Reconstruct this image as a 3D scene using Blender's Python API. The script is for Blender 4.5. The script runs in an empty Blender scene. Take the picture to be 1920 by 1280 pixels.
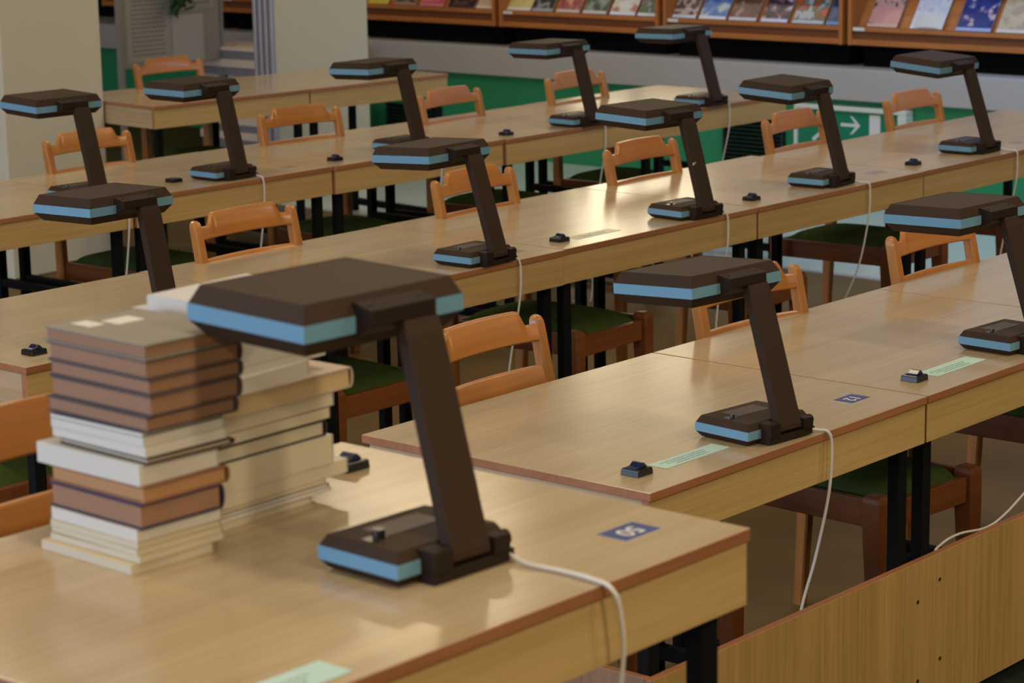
import bpy, bmesh, math, random
from mathutils import Vector, Matrix
random.seed(7)
C = bpy.context.scene.collection
PI = math.pi

# ------------------------------------------------------------------ materials
def new_mat(name):
    m = bpy.data.materials.new(name); m.use_nodes = True
    nt = m.node_tree; b = nt.nodes['Principled BSDF']
    return m, nt, b

def plain(name, col, rough=.5, spec=.5, bump=0, bscale=200, metal=0, var=0.0, vscale=6, coat=0, sheen=0):
    m, nt, b = new_mat(name)
    N, L = nt.nodes, nt.links
    b.inputs['Roughness'].default_value = rough
    b.inputs['Specular IOR Level'].default_value = spec
    b.inputs['Metallic'].default_value = metal
    b.inputs['Coat Weight'].default_value = coat
    b.inputs['Coat Roughness'].default_value = .12
    b.inputs['Sheen Weight'].default_value = sheen
    tc = N.new('ShaderNodeTexCoord')
    nz = N.new('ShaderNodeTexNoise'); nz.inputs['Scale'].default_value = vscale; nz.inputs['Detail'].default_value = 3
    L.new(tc.outputs['Object'], nz.inputs['Vector'])
    mx = N.new('ShaderNodeMix'); mx.data_type = 'RGBA'
    mx.inputs['A'].default_value = (*[c*(1-var) for c in col], 1)
    mx.inputs['B'].default_value = (*[min(1, c*(1+var)) for c in col], 1)
    L.new(nz.outputs['Fac'], mx.inputs['Factor'])
    L.new(mx.outputs['Result'], b.inputs['Base Color'])
    if bump:
        n2 = N.new('ShaderNodeTexNoise'); n2.inputs['Scale'].default_value = bscale; n2.inputs['Detail'].default_value = 2
        L.new(tc.outputs['Object'], n2.inputs['Vector'])
        bp = N.new('ShaderNodeBump'); bp.inputs['Strength'].default_value = bump; bp.inputs['Distance'].default_value = .002
        L.new(n2.outputs['Fac'], bp.inputs['Height']); L.new(bp.outputs['Normal'], b.inputs['Normal'])
    return m

def wood(name, c1, c2, axis='X', rough=.35, fine=1.0, bump=.15, spec=.5, coat=0, crough=.1):
    """fine straight grain running along one local axis"""
    m, nt, b = new_mat(name)
    N, L = nt.nodes, nt.links
    b.inputs['Roughness'].default_value = rough
    b.inputs['Specular IOR Level'].default_value = spec
    b.inputs['Coat Weight'].default_value = coat
    b.inputs['Coat Roughness'].default_value = crough
    tc = N.new('ShaderNodeTexCoord'); oi = N.new('ShaderNodeObjectInfo')
    add = N.new('ShaderNodeVectorMath'); add.operation = 'ADD'
    sc = N.new('ShaderNodeMath'); sc.operation = 'MULTIPLY'; sc.inputs[1].default_value = 37.
    L.new(oi.outputs['Random'], sc.inputs[0])
    L.new(tc.outputs['Object'], add.inputs[0]); L.new(sc.outputs[0], add.inputs[1])
    def noise(along, across, detail):
        mp = N.new('ShaderNodeMapping')
        s = [across*fine]*3; s['XYZ'.index(axis)] = along
        mp.inputs['Scale'].default_value = s
        n = N.new('ShaderNodeTexNoise'); n.inputs['Scale'].default_value = 1; n.inputs['Detail'].default_value = detail
        n.inputs['Roughness'].default_value = .6
        L.new(add.outputs[0], mp.inputs['Vector']); L.new(mp.outputs[0], n.inputs['Vector'])
        return n
    a = noise(2.5, 130, 3); c = noise(.8, 14, 2)
    mx = N.new('ShaderNodeMath'); mx.operation = 'MULTIPLY_ADD'
    mx.inputs[1].default_value = .55
    h = N.new('ShaderNodeMath'); h.operation = 'MULTIPLY'; h.inputs[1].default_value = .45
    L.new(c.outputs['Fac'], h.inputs[0]); L.new(a.outputs['Fac'], mx.inputs[0]); L.new(h.outputs[0], mx.inputs[2])
    rp = N.new('ShaderNodeValToRGB')
    rp.color_ramp.elements[0].position = .36; rp.color_ramp.elements[0].color = (*c1, 1)
    rp.color_ramp.elements[1].position = .64; rp.color_ramp.elements[1].color = (*c2, 1)
    L.new(mx.outputs[0], rp.inputs['Fac']); L.new(rp.outputs['Color'], b.inputs['Base Color'])
    if bump:
        bp = N.new('ShaderNodeBump'); bp.inputs['Strength'].default_value = bump; bp.inputs['Distance'].default_value = .0006
        L.new(a.outputs['Fac'], bp.inputs['Height']); L.new(bp.outputs['Normal'], b.inputs['Normal'])
    return m

def cover_mat(name, bg, fg, accent, seed, scale=18):
    """printed magazine cover: blocks of picture colour over a ground"""
    m, nt, b = new_mat(name); N, L = nt.nodes, nt.links
    b.inputs['Roughness'].default_value = .3
    tc = N.new('ShaderNodeTexCoord')
    mp = N.new('ShaderNodeMapping'); mp.inputs['Location'].default_value = (seed*3.1, seed*1.7, seed)
    L.new(tc.outputs['Object'], mp.inputs['Vector'])
    n = N.new('ShaderNodeTexNoise'); n.inputs['Scale'].default_value = scale; n.inputs['Detail'].default_value = 3
    L.new(mp.outputs[0], n.inputs['Vector'])
    rp = N.new('ShaderNodeValToRGB'); e = rp.color_ramp.elements
    e[0].position = .43; e[0].color = (*bg, 1); e[1].position = .64; e[1].color = (*accent, 1)
    k = e.new(.53); k.color = (*fg, 1)
    L.new(n.outputs['Fac'], rp.inputs['Fac']); L.new(rp.outputs['Color'], b.inputs['Base Color'])
    return m

def emit(name, col, s):
    m, nt, b = new_mat(name)
    b.inputs['Base Color'].default_value = (*col, 1)
    b.inputs['Emission Color'].default_value = (*col, 1); b.inputs['Emission Strength'].default_value = s
    return m

M = {}
M['top'] = wood('laminate_top', (.345, .255, .150), (.42, .325, .20), 'X', rough=.19, fine=1.0, bump=.12, spec=.5)
M['oak'] = wood('oak_veneer', (.40, .255, .092), (.52, .345, .14), 'X', rough=.5, fine=.9, bump=.2)
M['oak_v'] = wood('oak_veneer_upright', (.33, .195, .063), (.46, .285, .10), 'Z', rough=.5, fine=.8, bump=.2)
M['oak_y'] = wood('oak_veneer_end', (.36, .245, .125), (.46, .33, .19), 'Y', rough=.5, fine=.9, bump=.2)
M['edge'] = wood('red_brown_edge', (.27, .105, .042), (.36, .15, .062), 'X', rough=.42, fine=.7, bump=.2)
M['chair'] = wood('varnished_beech', (.33, .118, .018), (.45, .175, .030), 'X', rough=.32, fine=.5, bump=.08, coat=.2)
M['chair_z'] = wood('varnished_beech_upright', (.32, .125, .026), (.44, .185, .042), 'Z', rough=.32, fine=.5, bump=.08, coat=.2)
M['chair_d'] = wood('varnished_beech_shaded', (.13, .042, .012), (.20, .066, .018), 'X', rough=.4, fine=.5, bump=.08, spec=.25)  # beech darkened: shade under the tables put into the colour
M['seat'] = plain('green_upholstery', (.055, .085, .022), rough=1, spec=.03, bump=.6, bscale=500, var=.35, vscale=20)
M['black'] = plain('black_steel', (.005, .005, .005), rough=.75, spec=.1)
M['plastic'] = plain('brown_plastic', (.037, .021, .013), rough=.62, spec=.14, bump=.05, bscale=900, var=.06)
M['plastic_d'] = plain('dark_brown_plastic', (.022, .013, .009), rough=.6, spec=.12)
M['band'] = plain('pale_blue_band', (.14, .29, .41), rough=.5, spec=.15)
M['knob'] = plain('black_knob', (.008, .008, .009), rough=.25)
M['white_plastic'] = plain('white_plastic', (.62, .60, .56), rough=.45)
M['cord'] = plain('white_cord', (.60, .57, .52), rough=.5)
M['blk_gloss'] = plain('black_gloss_plastic', (.006, .007, .009), rough=.15)
M['navy'] = plain('navy_rocker', (.006, .010, .045), rough=.15)
M['label_g'] = plain('grey_green_paper', (.36, .36, .26), rough=.3)
M['label'] = plain('pale_green_paper', (.41, .59, .57), rough=.5, spec=.2)
M['ink'] = plain('grey_ink', (.08, .13, .13), rough=.6)
M['plate'] = plain('blue_number_plate', (.050, .068, .21), rough=.55, spec=.15)
M['plate_g'] = plain('grey_number_plate', (.22, .18, .16), rough=.25)
M['white'] = plain('white_paint', (.62, .60, .56), rough=.5)
M['digit'] = plain('white_digit', (.60, .60, .58), rough=.5)
M['paper'] = plain('book_paper', (.55, .48, .35), rough=.8, var=.05)
M['paper_w'] = plain('book_paper_white', (.58, .55, .49), rough=.8, var=.04)
M['paper_b'] = plain('book_paper_tan', (.29, .155, .09), rough=.85, var=.06)

M['plastic_l'] = plain('brown_plastic_plate', (.065, .036, .030), rough=.45, spec=.25)  # lighter and pinker than the shell: a reflection put into the colour
M['chair_shaded_y'] = wood('varnished_beech_shaded_side', (.13, .042, .012), (.20, .066, .018), 'Y', rough=.4, fine=.5, bump=.08, spec=.25)  # the same shaded beech with its grain along Y
M['paper_p'] = plain('book_paper_straw', (.52, .38, .20), rough=.85, var=.05)
M['knob_a'] = M['knob']
# ------------------------------------------------------------------ mesh helpers
def box(bm, x0, x1, y0, y1, z0, z1, mi=0, mtx=None, bev=0.0):
    vs = [bm.verts.new((x, y, z)) for x in (x0, x1) for y in (y0, y1) for z in (z0, z1)]
    fs = []
    for q in ((0, 1, 3, 2), (4, 6, 7, 5), (0, 4, 5, 1), (2, 3, 7, 6), (0, 2, 6, 4), (1, 5, 7, 3)):
        f = bm.faces.new([vs[i] for i in q]); f.material_index = mi; fs.append(f)
    if mtx is not None:
        for v in vs: v.co = mtx @ v.co
    if bev:
        es = list({e for f in fs for e in f.edges})
        bmesh.ops.bevel(bm, geom=es, offset=bev, segments=2, affect='EDGES', profile=.6)
    return fs

def loft(bm, rings, mi=0, caps=True, closed=True):
    vr = [[bm.verts.new(p) for p in r] for r in rings]
    n = len(rings[0])
    for a, b in zip(vr[:-1], vr[1:]):
        for i in range(n if closed else n-1):
            j = (i+1) % n
            f = bm.faces.new((a[i], a[j], b[j], b[i])); f.material_index = mi
    if caps:
        f = bm.faces.new(list(reversed(vr[0]))); f.material_index = mi
        f = bm.faces.new(vr[-1]); f.material_index = mi
    return vr

def rect(x0, x1, y0, y1, z): return [(x0, y0, z), (x1, y0, z), (x1, y1, z), (x0, y1, z)]

def tube(bm, pts, r, seg=8, mi=0):
    pts = [Vector(p) for p in pts]
    rings = []; nrm = None
    for i, p in enumerate(pts):
        t = (pts[min(i+1, len(pts)-1)] - pts[max(i-1, 0)]).normalized()
        if nrm is None:
            nrm = t.orthogonal().normalized()
        else:
            nrm = (nrm - t*nrm.dot(t)).normalized()
        bn = t.cross(nrm)
        rr = r[i] if isinstance(r, (list, tuple)) else r
        rings.append([p + rr*(math.cos(2*PI*k/seg)*nrm + math.sin(2*PI*k/seg)*bn) for k in range(seg)])
    loft(bm, rings, mi)

def spline(ctrl, n=8):
    """Catmull-Rom through control points"""
    P = [Vector(c) for c in ctrl]; P = [2*P[0]-P[1]] + P + [2*P[-1]-P[-2]]
    out = []
    for i in range(1, len(P)-2):
        for k in range(n):
            t = k/n
            out.append(.5*((2*P[i]) + (P[i+1]-P[i-1])*t + (2*P[i-1]-5*P[i]+4*P[i+1]-P[i+2])*t*t + (3*P[i]-P[i-1]-3*P[i+1]+P[i+2])*t**3))
    out.append(P[-2]); return out

def cyl(bm, c, r, h, seg=16, mi=0, axis='Z', r2=None):
    r2 = r if r2 is None else r2
    def ring(rr, d):
        o = []
        for k in range(seg):
            a = 2*PI*k/seg; u, v = rr*math.cos(a), rr*math.sin(a)
            o.append({'Z': (c[0]+u, c[1]+v, c[2]+d), 'X': (c[0]+d, c[1]+u, c[2]+v), 'Y': (c[0]+u, c[1]+d, c[2]+v)}[axis])
        return o
    loft(bm, [ring(r, 0), ring(r2, h)], mi)

def make(name, bm, mats, parent=None, loc=(0, 0, 0), rot=(0, 0, 0), smooth=0, bevel=0, seg=2):
    bmesh.ops.recalc_face_normals(bm, faces=bm.faces)
    me = bpy.data.meshes.new(name); bm.to_mesh(me); bm.free()
    for m in (mats if isinstance(mats, (list, tuple)) else [mats]): me.materials.append(m)
    if smooth:
        me.polygons.foreach_set('use_smooth', [True]*len(me.polygons))
        me.set_sharp_from_angle(angle=math.radians(smooth))
    o = bpy.data.objects.new(name, me); C.objects.link(o)
    o.location = loc; o.rotation_euler = rot
    if parent: o.parent = parent
    if bevel:
        b = o.modifiers.new('soft_edges', 'BEVEL'); b.width = bevel; b.segments = seg; b.limit_method = 'ANGLE'
    return o

def thing(name, label, cat, loc=(0, 0, 0), rz=0, group=None):
    o = bpy.data.objects.new(name, None); C.objects.link(o)
    o.location = loc; o.rotation_euler = (0, 0, rz); o.empty_display_size = .05
    return tag(o, label, cat, group)

def tag(o, label, cat, group=None):
    o['label'] = label; o['category'] = cat
    if group: o['group'] = group
    return o

def struct(o): o['kind'] = 'structure'; return o

def dup(root, loc, rz, label, group=None):
    r = root.copy(); C.objects.link(r); r.location = loc; r.rotation_euler = (0, 0, rz); r['label'] = label
    if group: r['group'] = group
    for ch in list(root.children):
        c = ch.copy(); C.objects.link(c); c.parent = r
        for g in list(ch.children):
            d = g.copy(); C.objects.link(d); d.parent = c
    return r

NEW = bmesh.new

# ------------------------------------------------------------------ the room
WX = 7.8            # face of the far wall
XL, YF, YB, ZC = -7.5, -7.0, 13.0, 3.5
FZ = -.03           # floor level, a table top being .78 above it
m_floor = plain('lino_floor', (.112, .070, .021), rough=.5, spec=.2, var=.35, vscale=2.5, bump=.03, bscale=60)
m_pale = plain('pale_lino', (.50, .56, .52), rough=.2, spec=.5, var=.06, vscale=3)
m_carpet = plain('olive_carpet', (.050, .048, .012), rough=.95, spec=.1, bump=.5, bscale=300, var=.2)
bm = NEW(); box(bm, XL, 5.62, .10, 7.6, -.1, FZ); struct(make('floor', bm, m_floor))
m_dark = plain('dark_green_floor', (.012, .018, .011), rough=.95, spec=.1, bump=.5, bscale=300, var=.2)  # very dark green floor in front of the plate 12 row
bm = NEW(); box(bm, XL, WX+.6, YF, .10, -.1, FZ); struct(make('floor_front', bm, m_dark))
bm = NEW(); box(bm, 5.66, WX+.6, .10, 7.6, -.1, FZ); struct(make('floor_walkway', bm, m_pale))
bm = NEW(); box(bm, XL, WX+.6, 7.6, YB, -.1, FZ); struct(make('floor_back', bm, m_carpet))
bm = NEW(); box(bm, 5.62, 5.66, .10, 7.6, -.1, FZ+.004); struct(make('trim_1', bm, plain('aluminium_strip', (.55, .55, .60), rough=.3, metal=.6)))
bm = NEW(); box(bm, XL, -.92, -3.6, .42, FZ, .295); struct(make('floor_platform', bm, m_carpet))
m_ceil = plain('ceiling_paint', (.60, .57, .50), rough=.9, var=.03)
bm = NEW(); box(bm, XL-.2, WX+.8, YF-.2, YB+.2, ZC, ZC+.15); struct(make('ceiling', bm, m_ceil))
m_wall = plain('wall_paint', (.60, .56, .48), rough=.85, var=.03)
m_green = plain('green_wall_paint', (.012, .21, .085), rough=.6, var=.06, vscale=2)
m_grey = plain('grey_sill_paint', (.36, .335, .31), rough=.6, var=.05, vscale=2)
m_void = plain('shade_black', (.004, .004, .005), rough=.9, spec=.05)  # near-black for the shade under and behind the racks; also backs the vents
# far wall: green dado, grey sill in front of it, near-black panel for the shaded recess, then plaster with a window high up
WB = WX+.45
wy0, wy1, wz0, wz1 = 6.05, 7.25, 1.29, 3.0
bm = NEW()
box(bm, WB, WB+.2, YF, wy0, FZ, ZC); box(bm, WB, WB+.2, wy1, YB, FZ, ZC)
box(bm, WB, WB+.2, wy0, wy1, FZ, wz0); box(bm, WB, WB+.2, wy0, wy1, wz1, ZC)
struct(make('wall_right', bm, m_wall))
bm = NEW(); box(bm, WX, WB, YF, YB, FZ, .485); struct(make('wall_dado', bm, m_green))
bm = NEW(); box(bm, WX-.05, WB, YF, YB, .485, .66)
struct(make('trim_2', bm, m_grey, bevel=.006))
bm = NEW(); box(bm, WB-.03, WB-.001, YF, YB-.01, .661, 1.25); struct(make('wall_recess_shade', bm, m_void))  # added panel: shade behind and between the racks put into its colour
bm = NEW(); box(bm, XL, WB, YB, YB+.2, FZ, ZC); struct(make('wall_back', bm, m_wall))
bm = NEW(); box(bm, XL, WB, YF-.2, YF, FZ, ZC); struct(make('wall_front', bm, m_wall))
# left wall with a long row of windows
wins = [(-.6, 1.2), (1.5, 3.3), (3.6, 5.4), (5.7, 7.5)]
bm = NEW()
box(bm, XL-.2, XL, YF, YB, FZ, .9); box(bm, XL-.2, XL, YF, YB, 2.9, ZC)
ys = [YF] + [y for w in wins for y in w] + [YB]
for a, b in zip(ys[0::2], ys[1::2]): box(bm, XL-.2, XL, a, b, .9, 2.9)
struct(make('wall_left', bm, m_wall))
m_frame = plain('window_frame_paint', (.6, .6, .58), rough=.4)
m_sky = emit('overcast_daylight', (.55, .74, 1.0), 1.4)
def window(n, x, y0, y1, z0, z1, sky, inner):
    root = bpy.data.objects.new('window_%d' % n, None); C.objects.link(root); root['kind'] = 'structure'
    root.location = (x, 0, 0)
    bm = NEW(); t = .05
    box(bm, -.05, .05, y0, y0+t, z0, z1); box(bm, -.05, .05, y1-t, y1, z0, z1)
    box(bm, -.05, .05, y0+t, y1-t, z0, z0+t); box(bm, -.05, .05, y0+t, y1-t, z1-t, z1)
    ym = (y0+y1)/2; box(bm, -.04, .04, ym-.025, ym+.025, z0+t, z1-t)
    make('window_frame', bm, m_frame, root)
    bm = NEW(); box(bm, inner-.01, inner+.01, y0+t, y1-t, z0+t, z1-t)
    make('window_pane', bm, sky, root)
for i, (a, b) in enumerate(wins): window(i+1, XL-.1, a, b, .9, 2.9, m_sky, -.06)
m_sky2 = emit('bright_daylight', (1.0, .88, .60), 2.6)
window(5, WB+.1, wy0, wy1, wz0, wz1, m_sky2, .06)

# two wall piers on the left
m_pier = plain('pier_paint', (.52, .49, .39), rough=.8, var=.03)
def pier(n, x0, x1, y0, y1):
    bm = NEW(); box(bm, x0, x1, y0, y1, FZ, ZC); return struct(make('wall_pier_%s' % n, bm, m_pier, bevel=.008))
pier('left', 3.31, 3.895, 6.36, 6.48)
m_alu = plain('aluminium_post', (.42, .42, .50), rough=.35, metal=.5)
pier('middle', 5.714, 6.443, 7.10, 7.26)
bm = NEW()
for k in range(4): box(bm, 5.690, 5.713, 7.095+.044*k, 7.118+.044*k, FZ, ZC)
struct(make('trim_3', bm, m_alu, bevel=.004))

# ------------------------------------------------------------------ reading tables
TW = .765           # depth of a table
def reading_table(label, x0, x1, y0, rz, z=.75, depth=TW, mid=False):
    L = x1-x0
    t = thing('reading_table', label, 'table', (x0, y0, z-.78), rz, 'light wood reading tables in rows')
    D = depth; g = .0025
    bm = NEW(); box(bm, g, L-g, 0, D, .762, .78)
    for f in bm.faces:
        f.normal_update()
        f.material_index = 0 if abs(f.normal.z) > .5 else 1
    make('tabletop', bm, [M['top'], M['edge']], t, bevel=.0015)
    bm = NEW(); a = .004
    box(bm, a, L-a, .005, .023, .672, .762)
    for f in bm.faces:
        f.normal_update()
        f.material_index = 1 if abs(f.normal.x) > .5 else 0
    make('front_apron', bm, [M['oak'], M['edge']], t, bevel=.001)
    for xa in (a+.002, L-a-.020):
        bm = NEW(); box(bm, xa, xa+.018, .0235, D-.02, .672, .762)
        o = make('side_apron', bm, M['oak_y'], t, bevel=.001)
    for lx in (.033, L-.033-.035):
        for ly in (.03, D-.06):
            bm = NEW(); box(bm, lx, lx+.035, ly, ly+.03, 0, .672)
            make('leg', bm, M['black'], t, bevel=.003)
        if mid:
            bm = NEW(); box(bm, lx+.003, lx+.032, .0605, D-.0605, .395, .425)
            make('side_rail', bm, M['black'], t, bevel=.003)
        bm = NEW(); box(bm, lx+.003, lx+.032, .0605, D-.0605, .035, .07)
        make('foot_rail', bm, M['black'], t, bevel=.003)
    return t

RB = .0086
cB, sB = math.cos(RB), math.sin(RB)
def onB(u, v=0): return (.006+cB*u-sB*v, .006+sB*u+cB*v)
ta = reading_table('light wood reading table nearest the camera, carrying the two book stacks', -1.945, -.955, -.928, .006, 1.075)
bx = [0, 1.005, 2.006, 3.01]
lb = ['light wood reading table with the blue number plate 12 on it',
      'light wood reading table just right of the one with plate 12',
      'light wood reading table cut by the right photo edge, third in the plate 12 row']
for i in range(3):
    p = onB(bx[i]); reading_table(lb[i], p[0], p[0]+bx[i+1]-bx[i], p[1], RB)
cx_ = [-.024, .983, 1.990, 2.990, 4.018, 4.92, 5.86]
cyf = [1.874, 1.881, 1.888, 1.887, 1.889, 1.887]
lc = ['light wood reading table ending the second row at left, behind the book stacks',
      'light wood reading table second from the left end of the second row',
      'light wood reading table with bright yellow window glare on its top',
      'light wood reading table fourth from left in the second row, lilac glare patch',
      'light wood reading table fifth from the left in the second row',
      'light wood reading table at the far right end of the second row']
for i in range(6): reading_table(lc[i], cx_[i], cx_[i+1], cyf[i], 0, depth=.772 if i < 4 else .73)
dx_ = [-.03, .95, 1.930, 2.897, 3.865, 4.885, 5.862]
ld = ['', 'light wood reading table cut by the left photo edge in the third row',
      'light wood reading table in the third row with the flat black switch plate',
      'light wood reading table in the third row, under the lamp before the middle pier',
      'light wood reading table in the third row with yellow glare beside a small black switch',
      'light wood reading table at the right end of the third row, near the exit sign']
dyf = [0, 3.80, 3.79, 3.781, 3.770, 3.778]
for i in range(1, 6): reading_table(ld[i], dx_[i], dx_[i+1], dyf[i], 0, depth=.765, mid=True)
re_ = -.080
le = ['light wood reading table in the rearmost row, its grey end panel beside the left pier',
      'light wood reading table in the rearmost row, ending beside the green wall']
reading_table(le[0], 3.867, 4.81, 5.965, re_)
reading_table(le[1], 3.867+.943*math.cos(re_), 3.867+.943*math.cos(re_)+.925, 5.965+.943*math.sin(re_), re_)

# low cable guard board in front of the plate 12 row
t = thing('modesty_panel', 'low vertical-grained wooden panel screwed to black legs, lower right corner', 'panel', (.006, .006, 0), RB)
bm = NEW(); box(bm, .012, 2.6, .006, .024, .008, .372)
for f in bm.faces: f.normal_update(); f.material_index = 0 if abs(f.normal.y) > .5 else 1
make('front_board', bm, [M['oak_v'], M['edge']], t, bevel=.0012)
bm = NEW(); box(bm, .012, .030, .0245, .74, .015, .372)
for f in bm.faces: f.normal_update(); f.material_index = 0 if abs(f.normal.x) > .5 else 1
M['oak_r'] = wood('reddish_veneer_upright', (.20, .105, .055), (.29, .16, .085), 'Z', rough=.5, fine=.8)
make('end_board', bm, [M['oak_r'], M['edge']], t, bevel=.0012)
m_screw = plain('dark_screw', (.03, .014, .006), rough=.5)
for (x, z) in ((1.078, .309), (.985, .279), (1.085, .119), (.99, .091), (2.02, .30), (1.97, .11)):
    bm = NEW(); cyl(bm, (x, .0062, z), .0045, -.0018, 12, axis='Y')
    make('screw', bm, m_screw, t)

# ------------------------------------------------------------------ chairs
def rail_mesh(half, z_fun, thick, y_fun, n=40):
    """curved back rail: z_fun(t)->(bottom, top), t in -1..1"""
    bm = NEW(); rings = []
    for k in range(n+1):
        t = -1+2*k/n; x = half*t; b, tp = z_fun(t)
        yb = y_fun(t, b); yt = y_fun(t, tp); r = .004
        rings.append([(x, yb-thick/2, b+r), (x, yb-thick/2+r, b), (x, yb+thick/2-r, b), (x, yb+thick/2, b+r),
                      (x, yt+thick/2, tp-r), (x, yt+thick/2-r, tp), (x, yt-thick/2+r, tp), (x, yt-thick/2, tp-r)])
    loft(bm, rings)
    return bm
def lean(z):        # back line of the chair: y against height
    pts = [(0, -.045), (.2, -.05), (.37, -.052), (.46, -.056), (.63, -.054), (.76, -.029), (.90, 0.0)]
    for (a, ya), (b, yb) in zip(pts[:-1], pts[1:]):
        if z <= b: return ya+(yb-ya)*(z-a)/(b-a)
    return (z-.90)*.21
def chair_at(loc, rz, label):
    t = thing('chair', label, 'chair', loc, rz, 'orange wooden chairs with green seats')
    hw = .193
    for s in (-1, 1):
        # rear leg running up into the back post, rounded on top
        bm = NEW(); rings = []
        zs = [0, .1, .2, .3, .46, .55, .63, .71, .77, .83, .875, .890, .898, .902]
        for z in zs:
            k = 1 if z < .89 else {.890: .93, .898: .70, .902: .35}[z]
            w = (.0135+.0025*min(1, z/.3))*k
            d = (.014+.008*(1-abs(z-.43)/.50))*k
            y = lean(z); x = s*(hw-.022*max(0, 1-z/.46)); c = .3*w
            rings.append([(x-w, y-d+c, z), (x-w+c, y-d, z), (x+w-c, y-d, z), (x+w, y-d+c, z),
                          (x+w, y+d-c, z), (x+w-c, y+d, z), (x-w+c, y+d, z), (x-w, y+d-c, z)])
        loft(bm, rings); make('back_post', bm, M['chair_z'], t, smooth=25)
        # tapering front leg
        bm = NEW(); rings = []
        for z, w, d in ((0, .015, .015), (.2, .020, .020), (.37, .024, .025), (.45, .024, .026), (.462, .021, .023), (.467, .015, .017)):
            y = -.555-.012*(.46-z)/.46; x = s*.186
            rings.append([(x-w, y-d, z), (x+w, y-d, z), (x+w, y+d, z), (x-w, y+d, z)])
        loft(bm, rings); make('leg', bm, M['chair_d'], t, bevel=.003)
        # side rail
        bm = NEW(); x = s*.187
        loft(bm, [[(x-.010, -.529, z0), (x+.010, -.529, z0), (x+.010, -.529, z1), (x-.010, -.529, z1)] for z0, z1 in ((.385, .454),)] +
                 [[(x-.010, -.082, .380), (x+.010, -.082, .380), (x+.010, -.082, .448), (x-.010, -.082, .448)]])
        make('seat_rail', bm, M['chair_shaded_y'], t, bevel=.003)
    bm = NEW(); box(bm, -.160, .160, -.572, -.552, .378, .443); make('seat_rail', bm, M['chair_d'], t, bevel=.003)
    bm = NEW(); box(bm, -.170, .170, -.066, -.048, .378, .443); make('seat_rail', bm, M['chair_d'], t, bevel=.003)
    # domed green seat pad
    bm = NEW(); n = 14; x0, x1, y0, y1 = -.172, .172, -.549, -.070
    def pz(u, v):
        e = (1-abs(u)**5)*(1-abs(v)**5); return .438+.047*e**.5*(.82+.18*(1-u*u)*(1-v*v))
    gr = [[bm.verts.new((x0+(x1-x0)*i/n, y0+(y1-y0)*j/n, pz(-1+2*i/n, -1+2*j/n))) for j in range(n+1)] for i in range(n+1)]
    for i in range(n):
        for j in range(n): bm.faces.new((gr[i][j], gr[i+1][j], gr[i+1][j+1], gr[i][j+1]))
    lo = [bm.verts.new((v.co.x, v.co.y, .422)) for v in (gr[0][0], gr[n][0], gr[n][n], gr[0][n])]
    bm.faces.new(list(reversed(lo)))
    sides = [[gr[i][0] for i in range(n+1)], [gr[n][j] for j in range(n+1)], [gr[n-i][n] for i in range(n+1)], [gr[0][n-j] for j in range(n+1)]]
    for k, sd in enumerate(sides): bm.faces.new([lo[k]] + [lo[(k+1) % 4]] + list(reversed(sd)))
    make('seat_pad', bm, M['seat'], t, smooth=50)
    # scrolled top rail and plain lower rail, both slightly bowed
    def ztop(tt):
        a = abs(tt)
        s = min(1, max(0, (.80-a)/.13)); s = s*s*(3-2*s)
        return (.844+.004*(1-tt*tt), .883+.034*s+.006*(1-tt*tt)*s)
    bow = lambda tt, z: lean(z)-.004+.009*(1-tt*tt)
    make('top_rail', rail_mesh(hw-.010, ztop, .018, bow, 48), M['chair'], t, smooth=40)
    make('lower_rail', rail_mesh(hw-.010, lambda tt: (.735+.002*(1-tt*tt), .788+.003*(1-tt*tt)), .016, bow, 16), M['chair'], t, smooth=40)
    return t
chairs = [
    # x of the back centre, y of the post tops, yaw, label
    (.535, .905, .03, 0, 'orange wooden chair behind the plate 12 table, its two back rails in full view'),
    (1.430, .812, -.07, 0, 'orange wooden chair whose back shows behind the arm of the lamp beside plate 12'),
    (2.325, .826, -.02, 0, 'orange wooden chair at the right edge of the photo, behind the plate 12 row'),
    (1.387, 2.640, 0, 0, 'orange wooden chair behind the second row, a white cord crossing behind its back'),
    (2.402, 2.628, .05, 0, 'orange wooden chair behind the second row, beside the bright yellow glare'),
    (3.300, 2.632, .02, 0, 'orange wooden chair behind the second row, below the third row\'s green wall gap'),
    (4.325, 2.680, .02, 0, 'orange wooden chair behind the second row, left of the arrow on the exit sign'),
    (5.172, 2.672, 0, 0, 'orange wooden chair in front of the right end of the exit sign'),
    (2.345, 4.565, .0, 0, 'pale orange wooden chair in front of the left pier, behind the third row'),
    (3.372, 4.47, -.12, 0, 'orange wooden chair behind the third row, before the seam of the rearmost tables'),
    (4.234, 4.43, .05, 0, 'orange wooden chair behind the third row, at the right end of the rearmost tables'),
    (5.092, 4.43, .0, 0, 'orange wooden chair behind the third row, directly against the grey sill and green wall'),
    (4.545, 6.645, -.08, 0, 'orange wooden chair behind the rearmost row, under the notice boards'),
    (.12, 2.62, 0, 0, 'wooden chair tucked under the left end of the second row, below the near chair rail'),
    (-1.460, -.040, .0, .325, 'orange wooden chair at the left photo edge, behind the book stacks'),
]
c0 = None
for x, y, rz, z, lab in chairs:
    z += FZ
    if c0 is None: c0 = chair_at((x, y, z), rz, lab)
    else: dup(c0, (x, y, z), rz, lab)

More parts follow.
